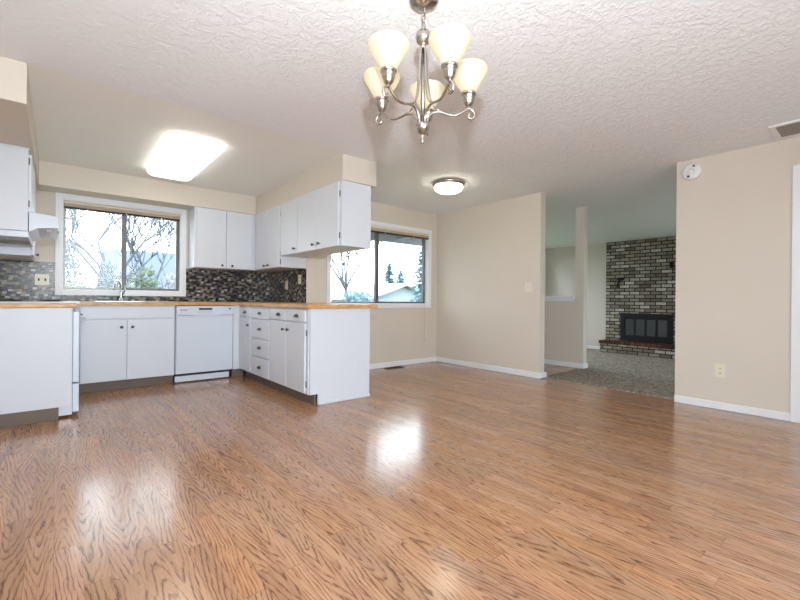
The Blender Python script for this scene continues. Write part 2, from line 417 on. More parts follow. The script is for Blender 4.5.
# door on the right wall, its casing just enters the picture
d = thing('door_1', 'white panelled door with white casing at the right edge', 'door', (XR, .1, 0)); d['kind'] = 'structure'
b = B(); b.box(XR-.018, XR-.0005, .466, .531, 0, 2.083, .004); b.box(XR-.018, XR-.0005, -.455, -.39, 0, 2.083, .004); b.box(XR-.018, XR-.0005, -.39, .466, 2.018, 2.083, .004)
b.box(XR, 4.715, .448, .4655, 0, 2.018); b.box(XR, 4.715, -.3895, -.372, 0, 2.018); b.box(XR, 4.715, -.372, .448, 2.0, 2.018)
b.obj('door_casing', 'trim', d)
b = B(); b.box(XR+.03, XR+.07, -.37, .446, .01, 1.998, .003)
for z0, z1 in ((.2, .85), (1.0, 1.9)):
    for y0, y1 in ((-.29, .0), (.08, .36)): b.box(XR+.022, XR+.032, y0, y1, z0, z1, .004)
dp = b.obj('door_panel', 'trim', d)
b = B(); b.lathe([(.012, 0), (.012, -.03), (.026, -.04), (.028, -.055), (.015, -.066)], (XR+.029, -.31, .95), 'x'); b.obj('door_knob', 'nickel', dp)

# ------------------------------------------------------------------ windows
def window(n, label, W, yw, wall_t, zsill=None, mx=None, casing=.055, right_dark=True, screen=False):
    x0, x1, z0, z1 = W; c = casing
    root = thing('window_%d' % n, label, 'window', ((x0+x1)/2, yw, z0)); root['kind'] = 'structure'
    b = B(); y0, y1 = yw-.016, yw-.0005
    b.box(x0-c, x0, y0, y1, z0-c, z1+c, .003); b.box(x1, x1+c, y0, y1, z0-c, z1+c, .003)
    b.box(x0, x1, y0, y1, z1, z1+c, .003); b.box(x0, x1, y0, y1, z0-c, z0, .003)
    b.obj('window_casing', 'trim', root)
    t = .012
    b = B(); b.box(x0, x0+t, yw-.0005, yw+wall_t, z0, z1); b.box(x1-t, x1, yw-.0005, yw+wall_t, z0, z1)
    b.box(x0+t, x1-t, yw-.0005, yw+wall_t, z1-t, z1); b.box(x0+t, x1-t, yw-.0005, yw+wall_t, z0, z0+t)
    b.obj('window_jamb', 'trim', root)
    xa, xb, za, zb = x0+t, x1-t, z0+t, z1-t
    yf = yw+.075; f = .022
    if mx is None: mx = (xa+xb)/2
    b = B(); b.box(xa, xa+f, yf, yf+.05, za, zb, .002); b.box(xa+f, mx, yf, yf+.05, zb-f, zb, .002); b.box(xa+f, mx, yf, yf+.05, za, za+.018, .002)
    b.obj('window_frame', 'alu', root)
    b = B()
    b.box(mx-.024, mx+.024, yf-.02, yf+.03, za, zb, .003)
    b.box(xb-.034, xb, yf-.02, yf+.03, za, zb, .003)
    b.box(mx+.024, xb-.034, yf-.02, yf+.03, za, za+.024, .003); b.box(mx+.024, xb-.034, yf-.02, yf+.03, zb-.016, zb, .003)
    sash = b.obj('sliding_sash', 'bronze', root)
    b = B(); b.box(mx+.022, xb-.032, yf+.002, yf+.007, za+.022, zb-.014); b.obj('glass_pane', 'glass', sash)
    b = B(); b.box(xa+f-.002, mx-.022, yf+.03, yf+.035, za+.016, zb-f+.002); b.obj('glass_pane', 'glass', root)
    b = B(); b.box(mx-.032, mx-.024, yf-.034, yf-.02, (za+zb)/2-.04, (za+zb)/2+.04, .002); b.obj('sash_latch', 'bronze', sash)
    if screen:
        b = B(); b.box(xa+f-.004, mx-.02, yf+.0465, yf+.0475, za+.014, zb-f+.004); b.obj('insect_screen', 'screen', root)
    return root
window(1, 'wide sliding window over the kitchen sink with white casing', W1, YS, .14, mx=.612, screen=True)
window(2, 'wide sliding window in the dining corner with white casing', W2, YD, .14, mx=3.482)
def far_window(n, label, W, ya, yb, out):
    x0, x1, z0, z1 = W
    root = thing('window_%d' % n, label, 'window', ((x0+x1)/2, (ya+yb)/2, z0)); root['kind'] = 'structure'
    b = B(); ym = (ya+yb)/2
    for a in ((x0, x0+.05, z0, z1), (x1-.05, x1, z0, z1), (x0+.05, x1-.05, z0, z0+.05), (x0+.05, x1-.05, z1-.05, z1), ((x0+x1)/2-.03, (x0+x1)/2+.03, z0+.05, z1-.05)):
        b.box(a[0], a[1], ym-.03, ym+.03, a[2], a[3], .003)
    b.obj('window_frame', 'trim', root)
    b = B(); b.box(x0+.05, (x0+x1)/2-.03, ym-.003, ym+.003, z0+.05, z1-.05); b.obj('glass_pane', 'glass', root)
    b = B(); b.box((x0+x1)/2+.03, x1-.05, ym-.003, ym+.003, z0+.05, z1-.05); b.obj('glass_pane', 'glass', root)
far_window(3, 'lounge window in the end wall', WL, 5.76, 5.90, 1)
far_window(4, 'lounge window in the near end wall', WS, -.64, -.501, -1)
far_window(5, 'sliding patio door behind the camera', PD, -2.44, -2.301, -1)

# blinds pulled up at the window heads
def blind(name, label, x0, x1, ztop, drop, y0, y1, cordx=None, cordz=None):
    r = thing(name, label, 'blind', ((x0+x1)/2, (y0+y1)/2, ztop), 'raised slat blinds')
    b = B(); b.box(x0, x1, y0, y1, ztop-.028, ztop, .004); b.obj('headrail', 'blind', r)
    b = B(); n = 9; zz = ztop-.030; st = (drop-.028-.020)/n
    for i in range(n): b.box(x0+.004, x1-.004, y0+.004, y1-.004, zz-st*(i+1)+.0012, zz-st*i, .0008)
    b.obj('slat_stack', 'blind', r)
    b = B(); b.box(x0+.002, x1-.002, y0+.001, y1-.001, ztop-drop, ztop-drop+.016, .003); b.obj('bottom_rail', 'blind_dark', r)
    for fx in (.18, .5, .82):
        x = x0+(x1-x0)*fx
        b = B(); b.box(x-.006, x+.006, y0-.003, y0, ztop-drop-.004, ztop-drop+.01, .001); b.obj('cord_clip', 'plastic', r)
    if cordx:
        b = B(); b.tube([(cordx, y0-.004, ztop-.02), (cordx, y0-.010, ztop-.4), (cordx+.003, y0-.010, cordz+.04)], .0018, 6); cd = b.obj('pull_cord', 'blind', r)
        b = B(); b.lathe([(.003, .05), (.009, .04), (.011, .012), (.004, 0)], (cordx+.003, y0-.010, cordz), seg=10); b.obj('tassel', 'blind', cd)
blind('window_blind', 'raised tan blind at the head of the kitchen sink window', .060, 1.192, 2.005, .078, 5.752, 5.806)
blind('window_blind', 'raised tan blind with a hanging cord in the dining window', 2.705, 4.404, 1.976, .080, 4.590, 4.650, 4.315, .34)

# ------------------------------------------------------------------ kitchen base
ZC0, ZC1, ZK = .876, .914, .10
YB, XP, YP = 5.139, 1.739, 3.339
def knob(parent, p, d):
    """small round knob standing off a face at p towards d ('x' or 'y' minus or 'X' plus)."""
    ax = d.lower(); s = 1 if d.isupper() else -1
    b = B(); b.lathe([(.007, 0), (.005, s*.010), (.013, s*.016), (.015, s*.022), (.010, s*.028), (.002, s*.030)], p, ax, 14); return b.obj('knob', 'pewter', parent)
def cup_pull(parent, p):
    """bin pull on a face that looks to -x, centred at p."""
    b = B(); seg = 10; wv = .043; rings = []
    for i in range(seg+1):
        a = math.pi*i/seg
        y = p[1]+wv*math.cos(a)*1.0
        s = math.sin(a)
        row = []
        for j in range(5):
            e = j/4*math.pi/2
            row.append(b.bm.verts.new((p[0]-.003-.024*s*math.sin(e)*1.0, y, p[2]-.012+.030*s*math.cos(e)+.004)))
        rings.append(row)
    for r0, r1 in zip(rings, rings[1:]):
        for j in range(4):
            f = b.bm.faces.new((r0[j], r0[j+1], r1[j+1], r1[j])); f.smooth = True
    o = b.obj('cup_pull', 'pewter', parent)
    md = o.modifiers.new('s', 'SOLIDIFY'); md.thickness = .003
    return o
def hinge(parent, p, axis):
    b = B(); x, y, z = p
    if axis == 'x': b.box(x-.006, x, y-.006, y+.006, z-.028, z+.028, .002)
    else: b.box(x-.006, x+.006, y-.006, y, z-.028, z+.028, .002)
    return b.obj('hinge', 'pewter', parent)

# sink base cabinet: carcass up to the corner behind the range
t = thing('sink_base_cabinet', 'white sink base cabinet with two doors below the window', 'cabinet', (.59, YB+.3, 0))
b = B(); b.box(-.47, 1.020, YB+.001, YS-.001, ZK, ZC0-.001, .002); b.obj('carcass', 'white', t)
b = B(); b.box(.14, 1.018, YB+.062, YB+.08, 0.001, ZK); b.obj('toe_kick', 'kick', t)
b = B(); b.box(.180, 1.000, YB-.017, YB, .742, .858, .003); b.obj('false_drawer_front', 'white', t)
for x0, x1, kx in ((.184, .568, .523), (.574, 1.000, .619)):
    b = B(); b.box(x0, x1, YB-.018, YB, .104, .730, .003); dr = b.obj('door', 'white', t); knob(dr, (kx, YB-.018, .653), 'y')

# dishwasher
t = thing('dishwasher', 'white built-in dishwasher between the sink cabinet and the corner', 'dishwasher', (1.34, YB+.3, 0))
x0, x1 = 1.030, 1.650
b = B(); b.box(x0, x1, YB+.010, YS-.02, .105, ZC0-.012); b.obj('tub', 'appl', t)
b = B(); b.box(x0+.004, x1-.004, YB-.016, YB+.008, .105, .765, .006); b.obj('door', 'appl', t)
b = B()   # control panel with the curved lower lip
pl = [(x0+.004, .868), (x1-.004, .868), (x1-.004, .775)]
for i in range(11):
    a = i/10; pl.append((x1-.09-(x1-x0-.18)*a, .775-.020*math.sin(math.pi*a)))
pl.append((x0+.004, .775))
b.prism(pl, 'y', YB-.026, YB+.006); cp = b.obj('control_panel', 'appl', t)
b = B(); b.box(1.262, 1.408, YB-.028, YB-.0255, .825, .846, .004); b.obj('handle_recess', 'slot', cp)
b = B(); b.box(1.066, 1.142, YB-.0275, YB-.0255, .817, .832, .002); b.obj('name_plate', 'butcher', cp)
b = B(); b.lathe([(.010, 0), (.010, -.006), (.004, -.008)], (1.606, YB-.026, .838), 'y', 14); b.obj('dial', 'dark', cp)
for i in range(5):
    b = B(); b.box(1.265+i*.034, 1.279+i*.034, YB-.0285, YB-.0255, .796, .804, .001); b.obj('button', 'grille', cp)
b = B(); b.box(x0+.002, x1-.002, YB+.02, YB+.04, .075, .1045); b.obj('vent_gap', 'slot', t)
b = B(); b.box(x0-.004, x1-.04, YB+.002, YB+.018, .014, .078, .003); b.obj('kick_plate', 'appl', t)
b = B(); b.box(x0+.02, x1-.02, YB+.05, YB+.06, 0.001, .074); b.obj('foot_panel', 'kick', t)

# corner filler
t = thing('corner_filler_cabinet', 'blind white corner cabinet between dishwasher and drawers', 'cabinet', (1.9, 5.4, 0))
b = B(); b.box(1.653, XP-.0005, YB-.010, YB+.02, ZK, ZC0-.001, .002); b.box(XP+.02, XT-.002, YB+.03, YS-.002, ZK, ZC0-.001); b.obj('carcass', 'white', t)
b = B(); b.box(1.656, XP+.06, YB+.040, YB+.058, .001, ZK-.001); b.obj('toe_kick', 'kick', t)

# peninsula units: face looks to -x, back is plain
XB = 2.392
def pen_unit(label, y0, y1):
    t = thing('base_cabinet', label, 'cabinet', (XP+.3, (y0+y1)/2, 0), 'white base cabinets of the peninsula')
    b = B(); b.box(XP+.001, min(XB, XT-.002) if y1 > YD else XB, y0+.0005, y1-.0005, ZK, ZC0-.001, .001); b.obj('carcass', 'white', t)
    b = B(); b.box(XP+.062, XP+.078, y0+.001, y1-.001, .001, ZK); b.obj('toe_kick', 'kick', t)
    return t
def drawer(t, y0, y1, z0, z1, py=None, pz=None):
    b = B(); b.box(XP-.018, XP, y0, y1, z0, z1, .003); o = b.obj('drawer_front', 'white', t)
    cup_pull(o, (XP-.018, (y0+y1)/2 if py is None else py, (z0+z1)/2 if pz is None else pz))
def pdoor(t, y0, y1, z0, z1, ky, kz):
    b = B(); b.box(XP-.018, XP, y0, y1, z0, z1, .003); o = b.obj('door', 'white', t); knob(o, (XP-.018, ky, kz), 'x'); return o
t = pen_unit('narrow white base cabinet with one drawer, next to the dishwasher corner', 4.735, YB-.012)
drawer(t, 4.755, 5.122, .752, .856, 4.92, .797); pdoor(t, 4.755, 5.122, .108, .738, 4.800, .653)
t = pen_unit('white base cabinet with a stack of four drawers', 4.205, 4.735)
for z0, z1, pz in ((.742, .842, .797), (.522, .730, .622), (.322, .508, .417), (.108, .308, .203)): drawer(t, 4.215, 4.722, z0, z1, 4.46, pz)
b = B(); b.box(XP-.012, XP, 4.225, 4.71, .855, .864, .002); b.obj('pull_out_board', 'white', t)
t = pen_unit('white double door base cabinet at the free end of the peninsula', YP+.021, 4.205)
drawer(t, 3.800, 4.192, .752, .856, 3.964, .802); drawer(t, 3.400, 3.778, .752, .856, 3.56, .802)
pdoor(t, 3.790, 4.192, .108, .738, 3.836, .664); dd = pdoor(t, 3.400, 3.778, .108, .738, 3.730, .666)
for z in (.655, .19): hinge(dd, (XP-.001, 3.388, z), 'x')
for z in (.70, .62): pass
b = B()      # plain end panel with a notch at the toe kick and a shoe strip
b.prism([(XP+.010, ZK), (XP+.010, ZC0-.001), (XB+.008, ZC0-.001), (XB+.008, .001), (XP+.092, .001), (XP+.092, ZK)], 'y', YP, YP+.02)
ep = b.obj('end_panel', 'white', t)
b = B(); b.box(XP+.092, XB+.012, YP-.012, YP-.0003, .001, .030, .004); b.obj('shoe_strip', 'white', ep)
b = B(); b.box(XB+.0005, XB+.012, YP+.0205, YD-.001, .001, ZC0-.001); b.obj('back_panel', 'white', t)

# worktop: L-shaped, one continuous piece
b = B()
b.prism([(-.475, YB-.028), (XP-.028, YB-.028), (XP-.028, YP-.030), (2.478, YP-.030), (2.478, YD-.002), (XT-.002, YD-.002), (XT-.002, YS-.002), (-.475, YS-.002)], 'z', ZC0, ZC1)
bmesh.ops.bevel(b.bm, geom=b.bm.edges[:], offset=.004, segments=2, affect='EDGES')
tag(b.obj('worktop', 'butcher'), 'long wood-edged worktop over the sink cabinet, dishwasher and peninsula', 'worktop')

# sink and faucet
t = thing('kitchen_sink', 'steel drop-in sink in the worktop under the window', 'sink', (.60, 5.42, ZC1))
b = B(); x0, x1, y0, y1 = .30, .96, 5.20, 5.66
for a in ((x0, x1, y0, y0+.03), (x0, x1, y1-.09, y1), (x0, x0+.03, y0+.03, y1-.09), (x1-.03, x1, y0+.03, y1-.09), (.615, .645, y0+.03, y1-.09)):
    b.box(a[0], a[1], a[2], a[3], ZC1+.0005, ZC1+.008, .003)
b.obj('rim', 'chrome', t)
for xa, xb in ((x0+.03, .615), (.645, x1-.03)):
    b = B(); b.box(xa, xb, y0+.03, y1-.09, ZC1+.001, ZC1+.003); b.obj('basin', 'alu', t)
t = thing('faucet', 'chrome gooseneck faucet behind the sink', 'faucet', (.566, 5.615, ZC1+.008))
fx, fy = .566, 5.615
b = B(); b.lathe([(.030, .0085), (.030, .014), (.020, .022), (.017, .035)], (fx, fy, ZC1)); b.obj('base', 'chrome', t)
b = B(); b.tube(smooth_path([(fx, fy, .94), (fx, fy, 1.04), (fx-.006, fy-.012, 1.10), (fx-.03, fy-.05, 1.142), (fx-.055, fy-.10, 1.140), (fx-.068, fy-.125, 1.105), (fx-.070, fy-.130, 1.075)]), .012, 10); b.obj('spout', 'chrome', t)
b = B(); b.lathe([(.014, 0), (.016, .012), (.015, .045), (.011, .05)], (fx-.070, fy-.130, 1.045), seg=12); b.obj('spray_head', 'chrome', t)
b = B(); b.tube([(fx+.01, fy, .985), (fx+.035, fy-.01, 1.04), (fx+.052, fy-.02, 1.12)], [.009, .008, .006], 8); b.obj('handle', 'chrome', t)

# narrow cabinet in front of the range and its strip of worktop
YR = 4.160
t = thing('range_end_cabinet', 'plain white cabinet end beside the range at the left edge', 'cabinet', (-.2, YR+.03, 0))
b = B(); b.box(-.478, .100, YR, YR+.05, ZK, ZC0-.001, .002); b.obj('carcass', 'white', t)
b = B(); b.box(-.478, .022, YR+.008, YR+.045, .001, ZK); b.obj('toe_kick', 'kick', t)
b = B(); b.box(-.478, .130, YR-.012, YR+.052, ZC0, ZC1, .004); tag(b.obj('worktop', 'butcher'), 'narrow strip of wood-edged worktop beside the range', 'worktop')
t = thing('kitchen_range', 'white freestanding electric range behind the cabinet end', 'range', (-.15, 4.6, 0))
y0, y1 = YR+.056, YR+.056+.76
b = B(); b.box(-.470, .105, y0, y1, .018, .905, .003); b.obj('body', 'appl', t)
b = B(); b.box(-.40, .02, y0+.03, y1-.03, .0005, .018); b.obj('foot_base', 'dark', t)
b = B(); b.box(.106, .148, y0+.008, y1-.008, .275, .845, .006); dr = b.obj('oven_door', 'appl', t)
b = B(); b.box(.1475, .150, y0+.13, y1-.13, .38, .68, .003); b.obj('oven_window', 'smoke_glass', dr)
b = B(); b.tube([(.150, y0+.06, .80), (.185, y0+.065, .80), (.190, y0+.10, .80), (.190, y1-.10, .80), (.185, y1-.065, .80), (.150, y1-.06, .80)], .010, 8); b.obj('handle', 'appl', dr)
b = B(); b.box(.106, .148, y0+.008, y1-.008, .035, .262, .006); b.obj('storage_drawer', 'appl', t)
b = B(); b.box(-.470, .150, y0, y1, .9055, .922, .004); b.obj('cooktop', 'appl', t)
b = B(); b.box(-.475, -.42, y0, y1, .9225, 1.08, .006); bk = b.obj('backguard', 'appl', t)
for i in range(5):
    b = B(); b.lathe([(.020, 0), (.018, .018), (.012, .022)], (-.42, y0+.12+.13*i, 1.01), 'x', 14); b.obj('knob', 'plastic', bk)
for cx, cy, r in ((-.28, y0+.2, .09), (-.28, y1-.2, .075), (-.03, y0+.2, .075), (-.03, y1-.2, .09)):
    b = B(); pts = []
    for i in range(60):
        a = i/60*3*2*math.pi; rr = .018+(r-.018)*i/60; pts.append((cx+rr*math.cos(a), cy+rr*math.sin(a), .930))
    b.tube(pts, .005, 6); b.obj('coil_burner', 'black_iron', t)

# upper cabinets on the range wall with the hood
XRF = -.165
t = thing('range_wall_cabinet', 'short white wall cabinet above the range hood', 'cabinet', (-.32, 4.55, 1.45))
y0, y1 = YR+.0, 4.93
b = B(); b.box(-.478, XRF, y0, y1, 1.452, ZS-.014, .002); b.box(-.478, XRF+.006, y0-.004, y1, ZS-.0135, ZS-.001, .002); b.obj('carcass', 'white', t)
for a, c in ((y0+.03, y0+.375), (y0+.385, y1-.02)):
    b = B(); b.box(XRF, XRF+.018, a, c, 1.60, ZS-.04, .003); o = b.obj('door', 'white', t); knob(o, (XRF+.018, c-.03 if a < 4.3 else a+.03, 1.628), 'X')
    for z in (1.66, 1.98): b = B(); b.box(XRF, XRF+.008, (a-.012) if a < 4.3 else c, a if a < 4.3 else c+.012, z-.025, z+.025, .001); b.obj('hinge', 'pewter', o)
t = thing('range_hood', 'white range hood with sloped front below the short cabinet', 'hood', (-.1, 4.55, 1.45))
b = B(); b.prism([(-.160, 1.598), (.008, 1.582), (.008, 1.498), (-.110, 1.482), (-.160, 1.450)], 'y', y0+.012, y1-.002)
b.box(-.476, -.161, y0+.012, y1-.002, 1.405, 1.4505, .003); bo = b.obj('hood_body', 'appl', t)
b = B(); b.box(-.40, -.165, y0+.20, y1-.20, 1.398, 1.4045, .002); b.obj('grease_filter', 'grille', t)
b = B(); b.box(-.06, -.02, y0+.15, y0+.29, 1.483, 1.490, .002); b.obj('lamp_cover', 'plastic', t)
for i in range(3): b = B(); b.box(.008, .014, y0+.50+i*.05, y0+.53+i*.05, 1.52, 1.535, .002); b.obj('switch', 'slot', bo)
t = thing('corner_wall_cabinet', 'tall white wall cabinet in the corner left of the sink window', 'cabinet', (-.32, 5.3, 1.33))
b = B(); b.box(-.478, XRF-.012, 4.945, YS-.002, 1.327, ZS-.001, .002); b.obj('carcass', 'white', t)
b = B(); b.box(XRF-.012, XRF+.006, 4.955, 5.42, 1.335, ZS-.03, .003); o = b.obj('door', 'white', t); knob(o, (XRF+.006, 5.38, 1.37), 'X')
for z in (1.40, 1.98): b = B(); b.box(XRF-.012, XRF-.004, 4.946, 4.955, z-.025, z+.025, .001); b.obj('hinge', 'pewter', o)

# upper cabinets on the sink wall and hanging over the peninsula
ZU = 1.335; ZT = ZS-.004
t = thing('wall_cabinet', 'white two-door wall cabinet right of the sink window', 'cabinet', (1.66, 5.6, ZU))
b = B(); b.box(1.282, XPS-.001, 5.431, YS-.002, ZU, ZT, .002); b.obj('carcass', 'white', t)
for a, c, kx in ((1.302, 1.648, 1.599), (1.654, 1.985, 1.721)):
    b = B(); b.box(a, c, 5.413, 5.431, ZU+.004, ZT-.004, .003); o = b.obj('door', 'white', t); knob(o, (kx, 5.413, 1.374), 'y')
t = thing('wall_cabinet', 'tall white two-door wall cabinet against the tiled side wall', 'cabinet', (2.2, 5.0, ZU))
b = B(); b.box(XPS, XT-.002, YD+.002, 5.743, ZU, ZT, .002); b.obj('carcass', 'white', t)
for a, c, ky in ((5.022, 5.375, 5.07), (4.640, 5.016, 4.945)):
    b = B(); b.box(XPS-.018, XPS, a, c, ZU+.004, ZT-.004, .003); o = b.obj('door', 'white', t); knob(o, (XPS-.018, ky, 1.374), 'x')
    if a < 4.9:
        for z in (1.40, 1.50, 1.96): hinge(o, (XPS-.001, 4.630, z), 'x')
ZM = 1.462
t = thing('hanging_cabinet', 'short white hanging cabinet with a single door over the peninsula', 'cabinet', (2.2, 4.4, ZM))
b = B(); b.box(XPS, XT, 4.166, YD-.001, ZM, ZT, .002); b.obj('carcass', 'white', t)
b = B(); b.box(XPS-.018, XPS, 4.172, 4.600, ZM+.002, ZT-.004, .003); o = b.obj('door', 'white', t); knob(o, (XPS-.018, 4.225, 1.515), 'x')
t = thing('hanging_cabinet', 'short white hanging cabinet with double doors over the peninsula end', 'cabinet', (2.2, 3.7, ZM))
b = B(); b.box(XPS, XT, YPE+.002, 4.165, ZM, ZT, .002); b.obj('carcass', 'white', t)
for a, c, ky in ((3.752, 4.160, 3.795), (3.325, 3.745, 3.672)):
    b = B(); b.box(XPS-.018, XPS, a, c, ZM+.002, ZT-.004, .003); o = b.obj('door', 'white', t); knob(o, (XPS-.018, ky, 1.517), 'x')
    if a < 3.5:
        for z in (1.56, 1.95): hinge(o, (XPS-.001, 3.314, z), 'x')

# backsplashes
b = B(); ya, yb = YS-.009, YS-.0005
b.box(-.478, W1[0]-.0565, ya, yb, ZC1+.0005, 1.328); b.box(W1[0]-.0565, W1[1]+.0565, ya, yb, ZC1+.0005, W1[2]-.0565); b.box(W1[1]+.0565, XT-.001, ya, yb, ZC1+.0005, ZU-.001)
tag(b.obj('backsplash', 'mosaic_x'), 'dark glass mosaic backsplash around the sink window', 'backsplash')
b = B(); b.box(XT-.0095, XT-.0005, YD+.001, YS-.010, ZC1+.0005, ZU-.001); tag(b.obj('backsplash', 'mosaic_y'), 'dark glass mosaic backsplash on the short side wall', 'backsplash')

# ------------------------------------------------------------------ plates on the walls
def plate_y(label, name, x, z, wd, ht, y, mat, kind, cat):
    t = thing(name, label, cat, (x, y, z))
    b = B(); b.box(x-wd/2, x+wd/2, y-.006, y-.0003, z-ht/2, z+ht/2, .002); b.obj('cover_plate', mat, t)
    for dx in (-.026, .026):
        if kind == 'combo':
            b = B(); b.box(x+dx-.007, x+dx+.007, y-.014, y-.006, z-.014, z+.014, .002); b.obj('toggle', 'slot', t)
    return t
plate_y('almond double switch plate on the mosaic left of the sink window', 'switch_plate', -.113, 1.140, .116, .116, YS-.009, 'almond', 'combo', 'switch')
def plate_x(label, name, y, z, wd, ht, x, mat, kind, cat, group=None):
    t = thing(name, label, cat, (x, y, z), group)
    b = B(); b.box(x-.006, x-.0003, y-wd/2, y+wd/2, z-ht/2, z+ht/2, .002); b.obj('cover_plate', mat, t)
    if kind == 'outlet':
        for dz in (-.020, .020):
            b = B(); b.lathe([(.016, 0), (.016, -.002)], (x-.006, y, z+dz), 'x', 16); o = b.obj('receptacle', mat, t)
            b = B(); b.box(x-.0088, x-.0081, y-.008, y-.005, z+dz-.005, z+dz+.006); b.box(x-.0088, x-.0081, y+.005, y+.008, z+dz-.005, z+dz+.006); b.box(x-.0088, x-.0081, y-.002, y+.002, z+dz-.012, z+dz-.008); b.obj('slots', 'slot', o)
    elif kind == 'double':
        for dy in (-.023, .023):
            b = B(); b.box(x-.015, x-.006, y+dy-.005, y+dy+.005, z-.010, z+.012, .002); b.obj('toggle', mat, t)
    else:
        b = B(); b.box(x-.014, x-.006, y-.005, y+.005, z-.012, z+.010, .002); b.obj('toggle', mat, t)
plate_x('almond wall plate on the side mosaic, nearer the kitchen corner', 'switch_plate', 5.155, 1.143, .075, .118, XT-.0095, 'almond', 'single', 'switch')
plate_x('almond wall plate on the side mosaic, nearer the dining window', 'outlet', 4.778, 1.206, .075, .118, XT-.0095, 'almond', 'outlet', 'outlet')
plate_x('ivory double switch plate on the beige dining wall', 'switch_plate', 2.961, 1.137, .116, .116, XR, 'ivory', 'double', 'switch')
plate_x('almond outlet low on the beige wall right of the opening', 'outlet', .997, .349, .074, .116, XR, 'almond', 'outlet', 'outlet')

# smoke alarm, ceiling vent, floor register
t = thing('smoke_alarm', 'round white smoke alarm high on the right wall', 'smoke alarm', (XR, 1.226, 2.197))
b = B(); b.lathe([(.078, -.0003), (.080, -.006), (.076, -.022), (.064, -.032), (.030, -.034), (.001, -.034)], (XR, 1.226, 2.197), 'x', 32); o = b.obj('housing', 'plastic', t)
b = B(); b.lathe([(.028, -.034), (.028, -.037), (.022, -.040), (.001, -.040)], (XR, 1.226, 2.197), 'x', 20); b.obj('centre_cap', 'plastic', t)
for dy, dz in ((-.022, .045), (.022, -.045)):
    b = B(); b.box(XR-.036, XR-.030, 1.226+dy-.010, 1.226+dy+.010, 2.197+dz-.009, 2.197+dz+.009, .002); b.obj('screw_cover', 'slot', t)
b = B(); b.lathe([(.005, 0), (.004, -.003)], (XR-.0395, 1.205, 2.20), 'x', 10); b.obj('test_button', 'grille', t)
t = thing('ceiling_vent', 'white ceiling air vent near the right wall', 'vent', (4.34, .42, H))
X0, X1, Y0, Y1 = 4.165, 4.515, .22, .62; zb = H-.0022
b = B()
for a in ((X0, X0+.035, Y0, Y1), (X1-.035, X1, Y0, Y1), (X0+.035, X1-.035, Y0, Y0+.035), (X0+.035, X1-.035, Y1-.035, Y1)): b.box(a[0], a[1], a[2], a[3], zb-.012, zb, .003)
b.obj('frame', 'plastic', t)
b = B(); b.box(X0+.035, X1-.035, Y0+.035, Y1-.035, zb-.003, zb); b.obj('duct', 'grille', t)
for i in range(9):
    x = X0+.055+i*.030; b = B(); b.prism([(x, zb-.003), (x+.018, zb-.011), (x+.020, zb-.011), (x+.002, zb-.003)], 'y', Y0+.036, Y1-.036); b.obj('louvre', 'grille', t)
b = B(); b.box(X0+.036, X1-.036, .436, .446, zb-.013, zb-.003); b.obj('mullion', 'plastic', t)
t = thing('floor_register', 'brown metal floor register in front of the dining window', 'vent', (3.68, 4.51, 0))
b = B(); b.box(3.53, 3.83, 4.455, 4.565, .001, .006, .002); b.obj('frame', 'brown_metal', t)
for i in range(10): b = B(); x = 3.55+i*.027; b.box(x, x+.012, 4.468, 4.552, .0063, .0085, .001); b.obj('louvre', 'slot', t)

# ------------------------------------------------------------------ ceiling lights
t = thing('ceiling_light', 'long rectangular fluorescent ceiling light in the kitchen', 'ceiling light', (.93, 4.32, H))
X0, X1, Y0, Y1 = .715, 1.130, 3.74, 5.03
b = B(); b.box(X0+.03, X1-.03, Y0+.02, Y1-.02, H-.022, H-.0005, .003); b.obj('housing', 'appl', t)
b = B(); bm = b.bm; n = 8; rad = .09; layers = []
def rrect(ins, z, rad):
    vs = []
    for cx, cy, a0 in ((X1-ins-rad, Y1-ins-rad, 0), (X0+ins+rad, Y1-ins-rad, 90), (X0+ins+rad, Y0+ins+rad, 180), (X1-ins-rad, Y0+ins+rad, 270)):
        for i in range(n):
            a = math.radians(a0+90*i/(n-1)); vs.append(bm.verts.new((cx+rad*math.cos(a), cy+rad*math.sin(a), z)))
    return vs
for ins, z, r in ((.010, H-.0225, .07), (0, H-.03, .075), (.002, H-.05, .075), (.015, H-.066, .07), (.04, H-.074, .05)): layers.append(rrect(ins, z, r))
for a, c in zip(layers, layers[1:]):
    for i in range(len(a)):
        f = bm.faces.new((a[i], a[(i+1) % len(a)], c[(i+1) % len(a)], c[i])); f.smooth = True
bm.faces.new(layers[-1]); bm.faces.new(layers[0][::-1])
b.obj('lens', 'lens', t)
DX, DY = 3.44, 3.27
t = thing('ceiling_light', 'round flush ceiling light with nickel rim by the dining window', 'ceiling light', (DX, DY, H))
b = B(); b.lathe([(.178, -.0025), (.186, -.012), (.186, -.028), (.174, -.044), (.160, -.050)], (DX, DY, H), seg=40); b.obj('rim', 'nickel', t)
b = B(); b.lathe([(.160, -.050), (.164, -.064), (.154, -.090), (.124, -.110), (.07, -.120), (.001, -.124)], (DX, DY, H), seg=40); b.obj('dome', 'dome', t)

# chandelier
CX, CY = 1.259, 1.360
av = Vector((math.sin(YAW), math.cos(YAW), 0)); rv = Vector((math.cos(YAW), -math.sin(YAW), 0))
t = thing('chandelier', 'brushed nickel five-arm chandelier with frosted bell shades', 'chandelier', (CX, CY, H))
b = B(); b.lathe([(.062, -.0025), (.066, -.008), (.060, -.018), (.040, -.028), (.014, -.032), (.012, -.038)], (CX, CY, H), seg=28); b.obj('canopy', 'nickel', t)
